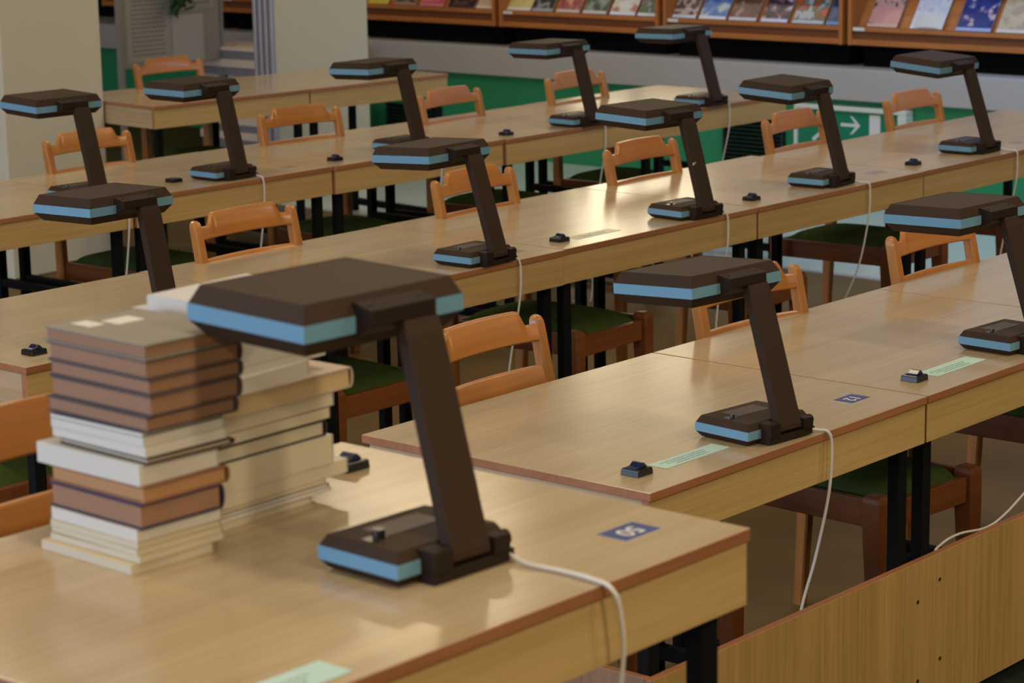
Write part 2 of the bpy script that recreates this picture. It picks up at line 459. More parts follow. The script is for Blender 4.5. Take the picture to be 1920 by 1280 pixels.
# ------------------------------------------------------------------ reading lamps
BW, BD, HW, HD, HX, LA, HOFF, HZ = .1932, .1451, .2763, .2203, -.0625, .2965, .0315, .0115
def shell(bm, w, d, levels, mi=0):
    loft(bm, [rect(i, w-i, i, d-i, z) for z, i in levels], mi)
def me_base():
    bm = NEW(); shell(bm, BW, BD, [(.0012, .010), (.0130, .001), (.0322, .001), (.0460, .009)]); return bm
def me_head():
    bm = NEW(); shell(bm, HW, HD, [(-.032, .017), (-.0115, .001), (.011, .001), (.034, .012), (.0345, .014), (.0335, .016)]); return bm
def band(w, d, z0, z1):
    bm = NEW(); o = .0008
    loft(bm, [rect(-o+.001, w+o-.001, -o+.001, d+o-.001, z0), rect(-o+.001, w+o-.001, -o+.001, d+o-.001, z1)])
    return bm
def lamp(key, label, x, y, yaw, phi, tau, z, edge_y, cord):
    t = thing('desk_lamp', label, 'desk lamp', (x, y, z), yaw, 'brown folding desk lamps with blue bands')
    b = make('lamp_base', me_base(), M['plastic'], t, bevel=.0012)
    make('blue_band', band(BW, BD, .0135, .0318), M['band'], b)
    bm = NEW(); box(bm, .050, .148, .068, .116, .0455, .0468); make('cover_plate', bm, M['plastic_l'], b, bevel=.0005)
    bm = NEW(); box(bm, .018, .046, .064, .084, .0455, .0466); make('switch_slot', bm, M['knob'], b)
    bm = NEW()
    if key == 'A': cyl(bm, (.040, .074, .0462), .0085, .011, 20, r2=.0080)
    else: cyl(bm, (.036, .074, .0462), .0055, .006, 16, r2=.0045)
    make('knob', bm, M['knob'] if key != 'A' else M['knob_a'], b, smooth=40)
    # bottom hinge: cheeks each side of the arm
    bm = NEW()
    box(bm, .040, .176, -.024, .006, .003, .016, bev=.001)
    box(bm, .040, .072, -.026, .012, .0155, .044, bev=.002)
    box(bm, .147, .176, -.026, .012, .0155, .040, bev=.002)
    make('hinge', bm, M['plastic_d'], b)
    bm = NEW()
    cyl(bm, (.173, -.010, .030), .011, .010, 18, axis='X')
    make('hinge_knob', bm, M['plastic_d'], b, smooth=40)
    # arm
    bm = NEW(); w0, w1 = .076, .143
    loft(bm, [rect(w0, w1, -.008, .009, -.010), rect(w0, w1, -.010, .010, 0), rect(w0+.001, w1-.001, -.010, .010, LA-.02), rect(w0+.004, w1-.004, -.008, .009, LA+.002)])
    make('lamp_arm', bm, M['plastic'], t, (0, -.012, .03), (-phi-.040, 0, 0), bevel=.002)
    # head
    hy, hz = -.012+LA*math.sin(phi), .03+LA*math.cos(phi)
    R = Matrix.Rotation(tau, 3, 'X')
    p = R @ Vector((0, HOFF, HZ-.011)) + Vector((HX, hy, hz))
    h = make('lamp_head', me_head(), M['plastic'], t, p, (tau, 0, 0), bevel=.0012)
    make('blue_band', band(HW, HD, -.0110, .0106), M['band'], h)
    bm = NEW()
    loft(bm, [[(x_, -.028, .0005), (x_, -.006, -.013), (x_, .010, -.020), (x_, .010, .027), (x_, .004, .0275), (x_, -.028, .0205)] for x_ in (.086, .199)])
    make('hinge', bm, M['plastic_d'], h, bevel=.0015)
    bm = NEW(); box(bm, .03, HW-.03, .03, HD-.03, -.0335, -.0322); make('diffuser', bm, M['white_plastic'], h)
    for xx in (.100, .186):
        bm = NEW(); cyl(bm, (xx, -.010, .0240), .0032, .0014, 10); make('screw', bm, M['knob'], h)
    # mains cord: off the back of the base, over the table edge, down to the floor
    c, s = math.cos(yaw), math.sin(yaw)
    loc = lambda P: (c*(P[0]-x)+s*(P[1]-y), -s*(P[0]-x)+c*(P[1]-y), P[2]-z)
    st = (x+c*(BW-.010)-s*(-.010), y+s*(BW-.010)+c*(-.010), z+.008)
    pts = [loc(q) for q in [st]+cord(st, edge_y, z)]
    bm = NEW(); tube(bm, [q for q in spline(pts, 10)], .0033, 8)
    make('power_cord', bm, M['cord'], t, smooth=60)
    bm = NEW(); box(bm, BW-.016, BW+.004, -.012, -.001, .003, .013); make('cord_grip', bm, M['knob'], b, bevel=.001)
    return t
def hang(dx=.03, inn=.13, endx=0.0):
    def f(st, ey, z):
        x = st[0]; g = max(.004, st[1]-ey)
        return [(x+dx*.6, ey+min(.4*g, .03), z+.0045), (x+dx, ey-.006, z+.002), (x+dx+.004, ey-.010, z-.03),
                (x+dx+.002, ey-.006, z-.12), (x+dx*.6+endx*.3, ey+.03, z-.30), (x+endx*.7, ey+inn*.8, z-.52), (x+endx, ey+inn, -.024), (x+endx-.06, ey+inn+.05, -.0255)]
    return f
def hang_near(st, ey, z):
    return [(-1.272, -.80, z+.004), (-1.268, -.855, z+.004), (-1.272, -.905, z+.005), (-1.270, -.936, z-.002), (-1.262, -.945, z-.035),
            (-1.255, -.940, z-.12), (-1.262, -.90, z-.35), (-1.29, -.86, z-.62), (-1.30, -.84, z-.772)]
def hang_front(st, ey, z):
    x = st[0]
    return [(x+.016, ey+.010, z+.0045), (x+.024, ey-.006, z+.001), (x+.030, ey-.011, z-.03), (x+.022, ey-.010, z-.13),
            (x+.012, ey+.015, z-.27), (x-.002, ey+.045, z-.41), (x-.014, ey+.055, z-.60), (x-.02, ey+.08, -.025)]
def hang_loop(st, ey, z):
    x = st[0]
    return [(x+.03, ey+.01, z+.004), (x+.04, ey-.008, z), (x+.05, ey-.010, z-.10), (x+.06, ey+.02, z-.25), (1.640, .10, .40), (1.51, .10, .352), (1.42, .10, .338), (1.30, .10, .351), (1.22, .10, .345), (1.16, .085, .326), (1.13, .07, .20), (1.10, .065, -.025)]
lamps = [
 ('A', -1.446, -.7427, -.0315, .2256, .0161, 1.075, -.925, hang_near, 'large brown desk lamp nearest the camera, its head over the book stacks'),
 ('B1', .3985, .0602, -.0891, .2600, -.0663, .75, .010, hang_front, 'brown desk lamp on the table with the plate 12'),
 ('B2', 1.4639, .0715, -.0492, .2856, -.0327, .75, .020, hang_loop, 'brown desk lamp cut off by the right photo edge'),
 ('C0', .3499, 1.9162, .0271, .1747, -.0221, .75, 1.876, hang(-.012, .12), 'brown desk lamp at the left end of the second row, its base behind the books'),
 ('C1', 1.5800, 1.8905, .0398, .2648, -.0455, .75, 1.883, hang(.008, .08), 'brown desk lamp in the second row, between the near lamp and the yellow glare'),
 ('C2', 2.6032, 1.9133, -.0659, .2496, .0247, .75, 1.888, hang(.018, .06, .03), 'brown desk lamp in the second row with a white scuff mark on its arm'),
 ('C3', 3.4396, 1.9381, .0522, .2378, .0586, .75, 1.887, hang(.015, .15), 'brown desk lamp standing in front of the exit sign, its head top shiny'),
 ('C4', 4.4653, 1.9649, -.0078, .2853, .0822, .75, 1.889, hang(.012, .08), 'brown desk lamp furthest right of the second row, head against the dark under-rack gap'),
 ('D0', 1.7226, 3.8821, -.0548, .2437, .0307, .75, 3.80, hang(-.012, .12), 'brown desk lamp at the left photo edge in the third row'),
 ('D1', 2.3537, 3.8448, .0038, .2215, .0029, .75, 3.79, hang(-.012, .12), 'brown desk lamp in the third row, before the rearmost table\'s end panel'),
 ('D2', 3.3021, 3.8405, -.0064, .2367, -.0341, .75, 3.781, hang(-.012, .12), 'brown desk lamp in the third row, before the middle pier'),
 ('D3', 4.3047, 3.7794, -.0222, .2458, -.0127, .75, 3.770, hang(.0, .08), 'brown desk lamp in the third row, second from its right end'),
 ('D4', 5.1865, 3.7871, -.0368, .2717, -.0188, .75, 3.778, hang(.02, .08), 'brown desk lamp at the far right of the third row, highest in the photo'),
]
for k, x, y, yaw, phi, tau, z, ey, cf, lab in lamps: lamp(k, lab, x, y, yaw, phi, tau, z, ey, cf)
scuff = [o for o in C.objects if o.name.startswith('desk_lamp') and 'scuff' in o.get('label', '')][0]
arm = [o for o in scuff.children if o.name.startswith('lamp_arm')][0]
bm = NEW(); box(bm, .080, .087, -.0107, -.0101, .145, .152); box(bm, .091, .096, -.0107, -.0101, .150, .1535)
make('scuff_mark', bm, M['digit'], arm)

# ------------------------------------------------------------------ switches, stickers and number plates on the tables
def switch(label, x, y, z, rz=0, rocker=True):
    s = thing('rocker_switch', label, 'switch', (x, y, z), rz, 'black table switches')
    bm = NEW(); loft(bm, [rect(0, .047, 0, .045, 0), rect(.001, .046, .001, .044, .012), rect(.003, .044, .003, .042, .014)])
    make('switch_box', bm, M['blk_gloss'], s, bevel=.001)
    if rocker:
        bm = NEW()
        prof = [(.006, .0135), (.006, .015), (.016, .0165), (.026, .0235), (.031, .0235), (.039, .016), (.040, .0135)]
        loft(bm, [[(px, yy, pz) for px, pz in prof] for yy in (.010, .036)])
        make('rocker', bm, M['navy'], s, bevel=.001)
    return s
switch('black switch with a blue rocker, half hidden by the white books of the rear stack', -1.092, -.300, 1.075)
switch('black rocker switch at the front left corner of the plate 12 table', .082, .093, .75)
switch('black rocker switch right of the plate 12, past the table seam', 1.101, .099, .75)
switch('black rocker switch left of the tall book stack, at the end of the second row', .066, 1.963, .75)
switch('black rocker switch beside the spotted sticker in the second row', 2.073, 1.972, .75)
switch('black rocker switch in the second row, left of the lamp before the exit sign', 3.080, 1.976, .75)
switch('black rocker switch furthest right in the second row', 4.110, 1.988, .75)
switch('flat black switch without rocker in the third row', 2.246, 3.958, .75, rocker=False)
switch('black rocker switch in the third row, left of the middle lamp head', 2.992, 3.879, .75)
switch('black rocker switch furthest right in the third row', 3.950, 3.845, .75)

def sticker(label, x, y, z, rz, w=.212, d=.047, mat='label', dots=False):
    s = thing('sticker', label, 'sticker', (x, y, z+.0003), rz)
    bm = NEW(); box(bm, 0, w, 0, d, 0, .0004); make('paper_strip', bm, M[mat], s)
    bm = NEW()
    rows = [(.012, .050, .150), (.022, .030, .105), (.022, .112, .150), (.032, .020, .160)]
    for yy, a, b in rows:
        xx = a*w/.212
        while xx < b*w/.212:
            l = random.uniform(.006, .016); box(bm, xx, xx+l, yy-.0012, yy+.0012, .0004, .0006); xx += l+.003
    make('printed_lines', bm, M['ink'], s)
    if dots:
        bm = NEW()
        for k in range(9):
            cyl(bm, (random.uniform(.01, w*.6), random.uniform(.008, d-.008), .0004), random.uniform(.0025, .005), .0007, 10)
        make('white_spots', bm, M['digit'], s)  # small white discs scattered at random over the strip
    return s
sticker('pale green paper sticker beside the switch on the plate 12 table', .170, .092, .75, .006)
sticker('pale green paper sticker right of the plate 12, before the lamp at the photo edge', 1.186, .098, .75, .02, .222, .056)
sticker('grey-green sticker with white spots in the second row', 2.155, 1.970, .75, 0, .21, .053, 'label_g', True)
sticker('pale green paper sticker at the bottom photo edge, on the nearest table', -1.880, -.905, 1.075, .006, .195, .055)

def plate(label, x, y, z, rz, text, mat='plate', w=.078, d=.053):
    s = thing('number_plate', label, 'number plate', (x, y, z+.0002), rz, None)
    bm = NEW(); box(bm, -w/2, w/2, -d/2, d/2, 0, .0010); make('plate_edge', bm, M['white'], s)
    bm = NEW(); box(bm, -w/2+.001, w/2-.001, -d/2+.001, d/2-.001, .0010, .0013); make('plate_face', bm, M[mat], s)
    if text:
        cu = bpy.data.curves.new('digits', 'FONT'); cu.body = text; cu.size = .040; cu.align_x = 'CENTER'; cu.align_y = 'CENTER'
        cu.offset = .0004; cu.extrude = .00015
        tmp = bpy.data.objects.new('digits', cu); C.objects.link(tmp)
        dg = bpy.context.evaluated_depsgraph_get(); me = bpy.data.meshes.new_from_object(tmp.evaluated_get(dg))
        bpy.data.objects.remove(tmp)
        o = bpy.data.objects.new('digits', me); C.objects.link(o); me.materials.clear(); me.materials.append(M['digit'])
        o.parent = s; o.location = (0, 0, .0015); o.rotation_euler = (0, 0, PI)
    return s
plate('blue plate with the white number 12, upside down on the table', .884, .131, .75, .02, '12')
plate('blue plate with the white number 50, upside down on the nearest table', -1.073, -.808, 1.075, 0, '50')
plate('greyish number plate with lilac glare in the second row', 3.890, 2.016, .75, 0, '', 'plate_g')
plate('grey number plate half hidden behind the base of the lamp next to the yellow glare', 1.868, 1.985, .75, 0, '', 'plate_g')
plate('faint brown number plate left of a switch in the third row', 2.775, 3.905, .75, 0, '', 'plate_g')
plate('faint number plate at the right photo edge of the second row', 4.90, 2.012, .75, 0, '', 'plate_g')

# ------------------------------------------------------------------ books
def book(label, x, y, z, rz, w, d, h, cover, pages, hard=True, spine='x+', group=None, cat='book'):
    """w along x, d along y; spine on one side"""
    b = thing('book', label, cat, (x, y, z), rz, group)
    t = .0022 if hard else .0006; o = .003 if hard else 0
    g = .0008
    bm = NEW()
    box(bm, -w/2, w/2, -d/2, d/2, 0, t); box(bm, -w/2, w/2, -d/2, d/2, h-t, h)
    if spine in ('x+', 'x-'):
        s = 1 if spine == 'x+' else -1
        if hard:
            n = 8; ring = []
            for yy in (-d/2, d/2):
                pr = []
                for k in range(n+1):
                    a = -PI/2+PI*k/n; pr.append((s*(w/2-.001+.006*math.cos(a)), yy, h/2+h/2*math.sin(a)))
                for k in range(n, -1, -1):
                    a = -PI/2+PI*k/n; pr.append((s*(w/2-.002+.003*math.cos(a)), yy, h/2+(h/2-.0015)*math.sin(a)))
                ring.append(pr)
            loft(bm, ring)
        else: box(bm, s*w/2-.0006, s*w/2+.0006, -d/2, d/2, 0, h)
        px = (-w/2+o, w/2-.002) if s > 0 else (-w/2+.002, w/2-o); py = (-d/2+o, d/2-o)
    else:
        s = 1 if spine == 'y+' else -1
        box(bm, -w/2, w/2, s*d/2-.0006, s*d/2+.0006, 0, h)
        px = (-w/2+o, w/2-o); py = (-d/2+o, d/2-.002) if s > 0 else (-d/2+.002, d/2-o)
    make('cover', bm, cover, b, smooth=40)
    bm = NEW(); box(bm, px[0], px[1], py[0], py[1], t+.0001, h-t-.0001); make('page_block', bm, pages, b)
    return b
def cm(name, col, rough=.6, var=.06): return plain('cover_'+name, col, rough=rough, var=var, vscale=25)
K = dict(cream=cm('cream', (.52, .42, .25)), pale=cm('pale_yellow', (.52, .42, .21)), white=cm('white', (.56, .53, .48), .5), navy=cm('navy', (.020, .022, .070)),
         brown=cm('leather_brown', (.24, .105, .055)), dkbrown=cm('dark_brown', (.055, .028, .020)), grey=cm('grey_cloth', (.22, .20, .165), .8), violet=cm('grey_violet_cloth', (.085, .062, .062), .8),
         lilac=cm('window_lit_white', (.52, .51, .52), .5), black=cm('black', (.010, .010, .012)), tan=cm('tan', (.42, .33, .27)))  # lilac: white covers with the cool window light put into the colour
M['paper_o'] = plain('book_paper_ochre', (.40, .21, .09), rough=.85, var=.06)
S1 = 'books of the front stack'
Z0 = 1.0752
fx, fy = -1.607, -.434
#        height, w, d, corner dx, dy, rz, cover, pages, hard, label
st1 = [
 (.0130, .135, .186, 0, 0, .00, 'cream', 'paper', 0, 'cream paperback at the very bottom of the front stack'),
 (.0095, .142, .180, .018, -.002, .02, 'pale', 'paper', 0, 'pale yellow paperback second from the bottom of the front stack'),
 (.0085, .140, .178, .020, .000, -.01, 'pale', 'paper', 0, 'pale yellow paperback third from the bottom of the front stack'),
 (.0090, .139, .176, .018, .002, .015, 'pale', 'paper', 0, 'pale yellow paperback fourth from the bottom of the front stack'),
 (.0170, .140, .176, .018, .000, .00, 'pale', 'paper_w', 0, 'thick off-white paperback below the navy hardcover in the front stack'),
 (.0320, .134, .188, .022, -.006, .00, 'navy', 'paper_b', 1, 'navy hardcover with tan pages in the lower half of the front stack'),
 (.0220, .140, .190, .030, -.004, .01, 'brown', 'paper_o', 1, 'brown leather book with a rounded spine in the front stack'),
 (.0275, .132, .206, .028, .004, .02, 'white', 'paper_w', 0, 'thick white paperback sitting on the brown leather book'),
 (.0085, .140, .180, .046, -.004, -.01, 'dkbrown', 'paper', 1, 'thin book with a dark brown cover on the thick white paperback'),
 (.0140, .134, .190, .045, .000, .00, 'white', 'paper_w', 0, 'white paperback in the middle of the front stack'),
 (.0120, .135, .184, .038, .003, .02, 'lilac', 'paper_w', 0, 'lilac-lit white paperback two below the brown hardcovers of the front stack'),
 (.0060, .134, .180, .036, .006, .03, 'navy', 'paper_w', 0, 'very thin navy paperback right under the brown hardcovers'),
 (.0200, .148, .204, .044, -.004, .00, 'violet', 'paper_b', 1, 'lowest of the five brownish cloth hardcovers on the front stack'),
 (.0265, .149, .202, .050, -.006, .01, 'violet', 'paper_b', 1, 'brownish cloth hardcover fourth from the top of the front stack'),
 (.0205, .152, .204, .053, -.003, .00, 'violet', 'paper_b', 1, 'brownish cloth hardcover third from the top of the front stack'),
 (.0240, .154, .203, .049, -.002, -.01, 'violet', 'paper_b', 1, 'brownish cloth hardcover second from the top of the front stack'),
 (.0200, .150, .204, .046, .000, .00, 'grey', 'paper_b', 1, 'grey cloth hardcover with white labels topping the front stack'),
]
z = Z0; ROT1 = -.02
for h, w, d, dx, dy, rz, cov, pg, hard, lab in st1:
    dx = dx*.55
    b = book(lab, fx+dx+w/2, fy+dy-.018*(z-Z0)/.29+d/2, z, ROT1+rz, w, d, h, K[cov], M[pg], bool(hard), 'x+', S1)
    z += h+.0003
bm = NEW(); box(bm, -.010, .034, .030, .066, h, h+.0003); box(bm, -.045, -.020, .045, .085, h, h+.0003)
make('spine_label', bm, M['digit'], b)
S2 = 'books of the rear stack'
gx, gy = -1.205, -.372
st2 = [
 (.0110, .185, .150, -.030, .000, .02, 'white', 'paper', 0, 'white paperback at the bottom of the rear stack'),
 (.0055, .215, .150, .006, -.003, .00, 'white', 'paper_w', 0, 'thin white booklet second from the bottom of the rear stack'),
 (.0050, .210, .150, .004, -.001, .00, 'navy', 'paper_w', 0, 'thin navy booklet low in the rear stack'),
 (.0070, .205, .150, .000, .000, .00, 'cream', 'paper', 0, 'thin cream paperback above the navy booklet in the rear stack'),
 (.0200, .245, .160, .042, -.002, .02, 'white', 'paper', 0, 'white paperback jutting out to the right, low in the rear stack'),
 (.0410, .215, .160, .012, -.004, .00, 'white', 'paper', 0, 'thickest white book of the rear stack'),
 (.0230, .210, .155, .000, -.002, .00, 'black', 'paper', 1, 'book with a black rounded spine in the rear stack'),
 (.0160, .210, .155, .012, -.001, .00, 'violet', 'paper', 0, 'book with a violet cover edge in the rear stack'),
 (.0190, .215, .155, .020, .000, .01, 'white', 'paper', 0, 'white book just below the tan one in the rear stack'),
 (.0290, .270, .165, .055, -.002, .01, 'tan', 'paper_p', 1, 'wide book with tan pages and cover sticking out of the rear stack'),
 (.0210, .200, .150, -.022, .000, .10, 'white', 'paper_w', 0, 'white book lying askew on the wide tan one'),
 (.0110, .235, .150, .020, .012, .02, 'white', 'paper_w', 0, 'white book under the near lamp head, fifth from the top of the rear stack'),
 (.0290, .195, .140, -.030, .012, .00, 'white', 'paper_w', 0, 'white book fourth from the top of the rear stack, behind the near lamp head'),
 (.0290, .190, .140, -.030, .014, .00, 'cream', 'paper_w', 0, 'cream book third from the top of the rear stack, behind the near lamp head'),
 (.0150, .200, .150, .008, .018, .00, 'lilac', 'paper_w', 0, 'lilac-lit white book second from the top of the rear stack'),
 (.0200, .190, .130, .000, .010, .03, 'lilac', 'paper_w', 0, 'lilac-lit white book topping the rear stack, left of the lamp head'),
]
z = Z0
for h, w, d, dx, dy, rz, cov, pg, hard, lab in st2:
    book(lab, gx+dx-w/2, gy+dy+d/2, z, .02+rz, w, d, h, K[cov], M[pg], bool(hard), 'x+', S2)
    z += h+.0003

# ------------------------------------------------------------------ magazine racks on the far wall
M['rack'] = wood('rack_wood', (.32, .098, .018), (.43, .15, .032), 'Y', rough=.4, fine=.5, bump=.1)
M['rack_z'] = wood('rack_wood_upright', (.32, .098, .018), (.43, .15, .032), 'Z', rough=.4, fine=.5, bump=.1)
M['rack_shaded'] = wood('rack_wood_shaded', (.13, .038, .008), (.20, .062, .014), 'Y', rough=.5, fine=.5, bump=.1)  # rack wood darkened: shade of the recess put into the colour
rack_y = [3.36, 4.75, 6.035, 7.32, 8.60, 9.88, 11.16]
rack_lab = ['wooden magazine rack furthest right, above the exit sign and the right lamp',
            'wooden magazine rack second from the right, above the lamp highest in the photo',
            'wooden magazine rack third from the right, directly right of the gap over the third row',
            'wooden magazine rack right next to the middle pier',
            'wooden magazine rack seen in the gap right of the notice boards',
            'wooden magazine rack seen in the narrow gap beside the left pier']
racks = []
for i in range(6):
    y0, y1 = rack_y[i]+.018, rack_y[i+1]-.018
    t = thing('magazine_rack', rack_lab[i], 'magazine rack', (WX, y0, 0), 0, 'wooden magazine racks along the far wall')
    L = y1-y0; racks.append((t, y0, L))
    for yy in (0, L-.022):
        bm = NEW(); box(bm, 0, .38, yy, yy+.022, .785, 1.235); make('side_panel', bm, M['rack_z'], t, bevel=.002)
    bm = NEW(); box(bm, .004, .38, .0225, L-.0225, .787, .818); make('bottom_board', bm, M['rack'], t, bevel=.003)
    bm = NEW(); box(bm, .030, .045, .0225, L-.0225, .8185, .862); make('recess_board', bm, M['rack_shaded'], t)
    bm = NEW(); box(bm, .006, .10, .0225, L-.0225, .8625, .884); make('shelf_lip', bm, M['rack'], t, bevel=.003)
    bm = NEW()
    a, b_ = Vector((.075, 0, .8845)), Vector((.30, 0, 1.20)); n = Vector((b_.z-a.z, 0, -(b_.x-a.x))).normalized()*-.012
    loft(bm, [[tuple(a+Vector((0, yy, 0))), tuple(b_+Vector((0, yy, 0))), tuple(b_-n+Vector((0, yy, 0))), tuple(a-n+Vector((0, yy, 0)))] for yy in (.0225, L-.0225)])
    make('sloping_board', bm, M['rack'], t)
    bm = NEW(); box(bm, .02, .38, .0225, L-.0225, 1.212, 1.235); make('top_board', bm, M['rack'], t)
    bm = NEW(); box(bm, .12, .40, .03, L-.03, .661, .7865); make('shade_block', bm, m_void, t)  # black block standing in for the shadow gap under the rack
    bm = NEW(); box(bm, .0045, .0058, L-.022-.085, L-.022-.012, .866, .884); make('shelf_tag', bm, M['white'], t)
def mag(label, y, w, cols, h=.28, seed=0, curl=0, slip=.0):
    m = thing('magazine', label, 'magazine', (WX+.055+slip, y, .8848), 0, 'magazines on the far wall racks')
    ang = math.atan2(.225, .3155)
    e = m; rotm = Matrix.Rotation(ang, 4, 'Y')
    bm = NEW(); box(bm, -.004, 0, -w/2, w/2, .001, h, mtx=rotm)
    make('page_block', bm, M['paper_w'], m)
    bm = NEW(); box(bm, -.0052, -.0042, -w/2, w/2, .022, h, mtx=rotm)
    make('front_cover', bm, cover_mat('cover_print', *cols[:3], seed), m)
    bm = NEW(); box(bm, -.0056, -.0043, -w/2, w/2, .001, .021, mtx=rotm)
    make('lit_foot', bm, plain('lit_foot_tint', cols[3] if len(cols) > 3 else (.6, .62, .66), rough=.35), m)  # paler strip: light falling on the magazine foot put into its colour
    if curl:
        bm = NEW(); loft(bm, [[tuple(rotm @ Vector((-.006-.022*(1-k/8)*k/8*4*.5, -w/2+w*.9*k/8, zz))) for k in range(9)] + [tuple(rotm @ Vector((-.005-.022*(1-k/8)*k/8*4*.5, -w/2+w*.9*k/8, zz))) for k in range(8, -1, -1)] for zz in (.004, .09)])
        make('curled_page', bm, M['paper_w'], m)
    return m
# y is the centre; colours: ground, second colour, accent (, lit foot)
W_, Rd, Nv, Bk, Gn, Cr, Bl, Yl, Br = (.6, .6, .6), (.45, .06, .04), (.02, .03, .14), (.012, .012, .014), (.02, .09, .03), (.52, .40, .26), (.05, .13, .36), (.62, .50, .06), (.13, .06, .04)
mags = [
 (4.545, .19, ((.55, .24, .20), (.5, .3, .24), (.06, .03, .03), (.6, .33, .28)), 'pink magazine with a dark picture, left end of the rightmost rack'),
 (4.265, .20, ((.5, .5, .54), (.58, .58, .6), (.45, .43, .42), (.62, .64, .7)), 'pale grey magazine with a curled white page in the rightmost rack'),
 (3.975, .21, (Nv, (.03, .04, .2), (.5, .36, .33), (.3, .36, .6)), 'navy magazine with two faces on its cover in the rightmost rack'),
 (3.735, .20, (Cr, (.48, .37, .24), (.4, .3, .2), (.6, .52, .42)), 'tan newsprint magazine in the rightmost rack'),
 (3.510, .17, (Bk, (.06, .06, .06), (.3, .3, .3), (.6, .6, .65)), 'black and white magazine at the right photo edge'),
 (5.905, .17, ((.16, .08, .05), (.5, .45, .4), Br, (.55, .56, .64)), 'brown magazine with a white corner at the left of the second rack'),
 (5.700, .19, (Bl, (.1, .2, .45), (.4, .45, .4)), 'blue magazine in the second rack'),
 (5.485, .19, (Br, (.07, .02, .02), (.3, .2, .13), (.5, .5, .58)), 'dark red-brown magazine with a round picture in the second rack'),
 (5.265, .18, ((.03, .02, .03), (.2, .08, .12), (.5, .48, .6), (.55, .55, .7)), 'black magazine with a lilac flap in the second rack'),
 (5.035, .21, ((.35, .36, .36), Gn, (.5, .06, .04), (.4, .42, .5)), 'grey and green magazine with a red heading in the second rack'),
 (4.845, .13, ((.01, .03, .10), (.015, .05, .16), (.03, .08, .2), (.12, .25, .5)), 'dark blue magazine at the right end of the second rack'),
 (7.185, .19, ((.50, .40, .13), (.56, .46, .18), (.5, .42, .2), (.62, .6, .5)), 'ochre yellow magazine at the left of the third rack'),
 (6.995, .16, (Bk, (.03, .035, .02), (.25, .24, .25), (.3, .3, .33)), 'black magazine with a grey-lit foot in the third rack'),
 (6.790, .18, ((.22, .03, .04), (.3, .06, .05), (.5, .25, .12), (.5, .42, .36)), 'dark red magazine in the third rack'),
 (6.580, .18, (Bk, Gn, (.2, .22, .18), (.5, .48, .44)), 'black and green magazine in the third rack'),
 (6.365, .19, ((.55, .54, .52), (.5, .48, .45), (.35, .12, .08), (.6, .62, .7)), 'white magazine with a red panel in the third rack'),
 (6.160, .18, (Gn, Bk, (.3, .36, .34), (.58, .6, .66)), 'dark green magazine at the right end of the third rack'),
 (8.400, .18, (Yl, (.6, .5, .1), (.5, .4, .1), (.6, .5, .03)), 'bright yellow magazine next to the middle pier'),
 (8.155, .18, ((.30, .2, .12), Bk, (.06, .08, .05), (.3, .2, .14)), 'brown and black magazine second from the middle pier'),
 (7.925, .20, ((.45, .04, .08), (.5, .08, .12), (.5, .2, .2), (.5, .16, .2)), 'crimson magazine in the rack beside the middle pier'),
 (7.670, .22, ((.03, .012, .012), Bk, (.12, .05, .04), (.04, .02, .02)), 'black magazine with dark red print in the rack beside the middle pier'),
 (7.450, .18, ((.52, .36, .24), (.5, .34, .22), (.55, .42, .3), (.62, .55, .42)), 'cream and orange magazine at the right end of the rack beside the middle pier'),
]
for i, (y, w, cols, lab) in enumerate(mags): mag(lab, y, w, cols, seed=i+1, curl=1 if 'curled' in lab else 0)

# ------------------------------------------------------------------ vent grilles and exit sign on the green wall
def vent(label, y0, y1, z0, z1):
    v = thing('vent_grille', label, 'vent', (WX, y0, 0), 0, 'dark louvred vents in the green wall')
    L = y1-y0
    bm = NEW(); box(bm, -.012, -.0005, 0, L, z0, z1); make('vent_box', bm, m_void, v)
    M.setdefault('vent', plain('dark_green_steel', (.004, .022, .010), rough=.5))
    bm = NEW()
    n = int((z1-z0)/.024)
    for k in range(n):
        zz = z0+.010+k*(z1-z0-.02)/n
        loft(bm, [[(-.013, yy, zz), (-.030, yy, zz-.004), (-.030, yy, zz), (-.013, yy, zz+.006)] for yy in (.008, L-.008)])
    make('louvre', bm, M['vent'], v)
    bm = NEW(); t = .010
    box(bm, -.034, -.0125, 0, t, z0, z1); box(bm, -.034, -.0125, L-t, L, z0, z1); box(bm, -.034, -.0125, t, L-t, z0, z0+t*.8); box(bm, -.034, -.0125, t, L-t, z1-t*.8, z1)
    make('vent_frame', bm, M['vent'], v)
vent('dark louvred vent left of the exit sign, in the green wall', 5.14, 5.56, .03, .335)
vent('dark louvred vent behind the arm of the middle third-row lamp', 7.80, 8.27, .03, .262)

m_sign = plain('exit_green', (.004, .17, .085), rough=.35)
s = thing('exit_sign', 'green emergency exit sign with a white arrow in a white frame', 'sign', (WX, 4.30, 0), 0)
SL, z0, z1 = .735, .165, .452
bm = NEW(); box(bm, -.075, -.001, 0, SL, z1-.024, z1); box(bm, -.075, -.001, 0, SL, z0, z0+.02)
box(bm, -.075, -.001, 0, .055, z0+.02, z1-.024); box(bm, -.075, -.001, SL-.02, SL, z0+.02, z1-.024)
make('sign_frame', bm, plain('cream_sign_frame', (.58, .60, .52), rough=.35), s, bevel=.004)
bm = NEW(); box(bm, -.058, -.002, .0555, SL-.0205, z0+.0205, z1-.0245); make('sign_face', bm, m_sign, s)
def flat(pts, x0=-.0595, x1=-.0582):
    bm = NEW(); loft(bm, [[(x0, p[0], p[1]) for p in pts], [(x1, p[0], p[1]) for p in pts]]); return bm
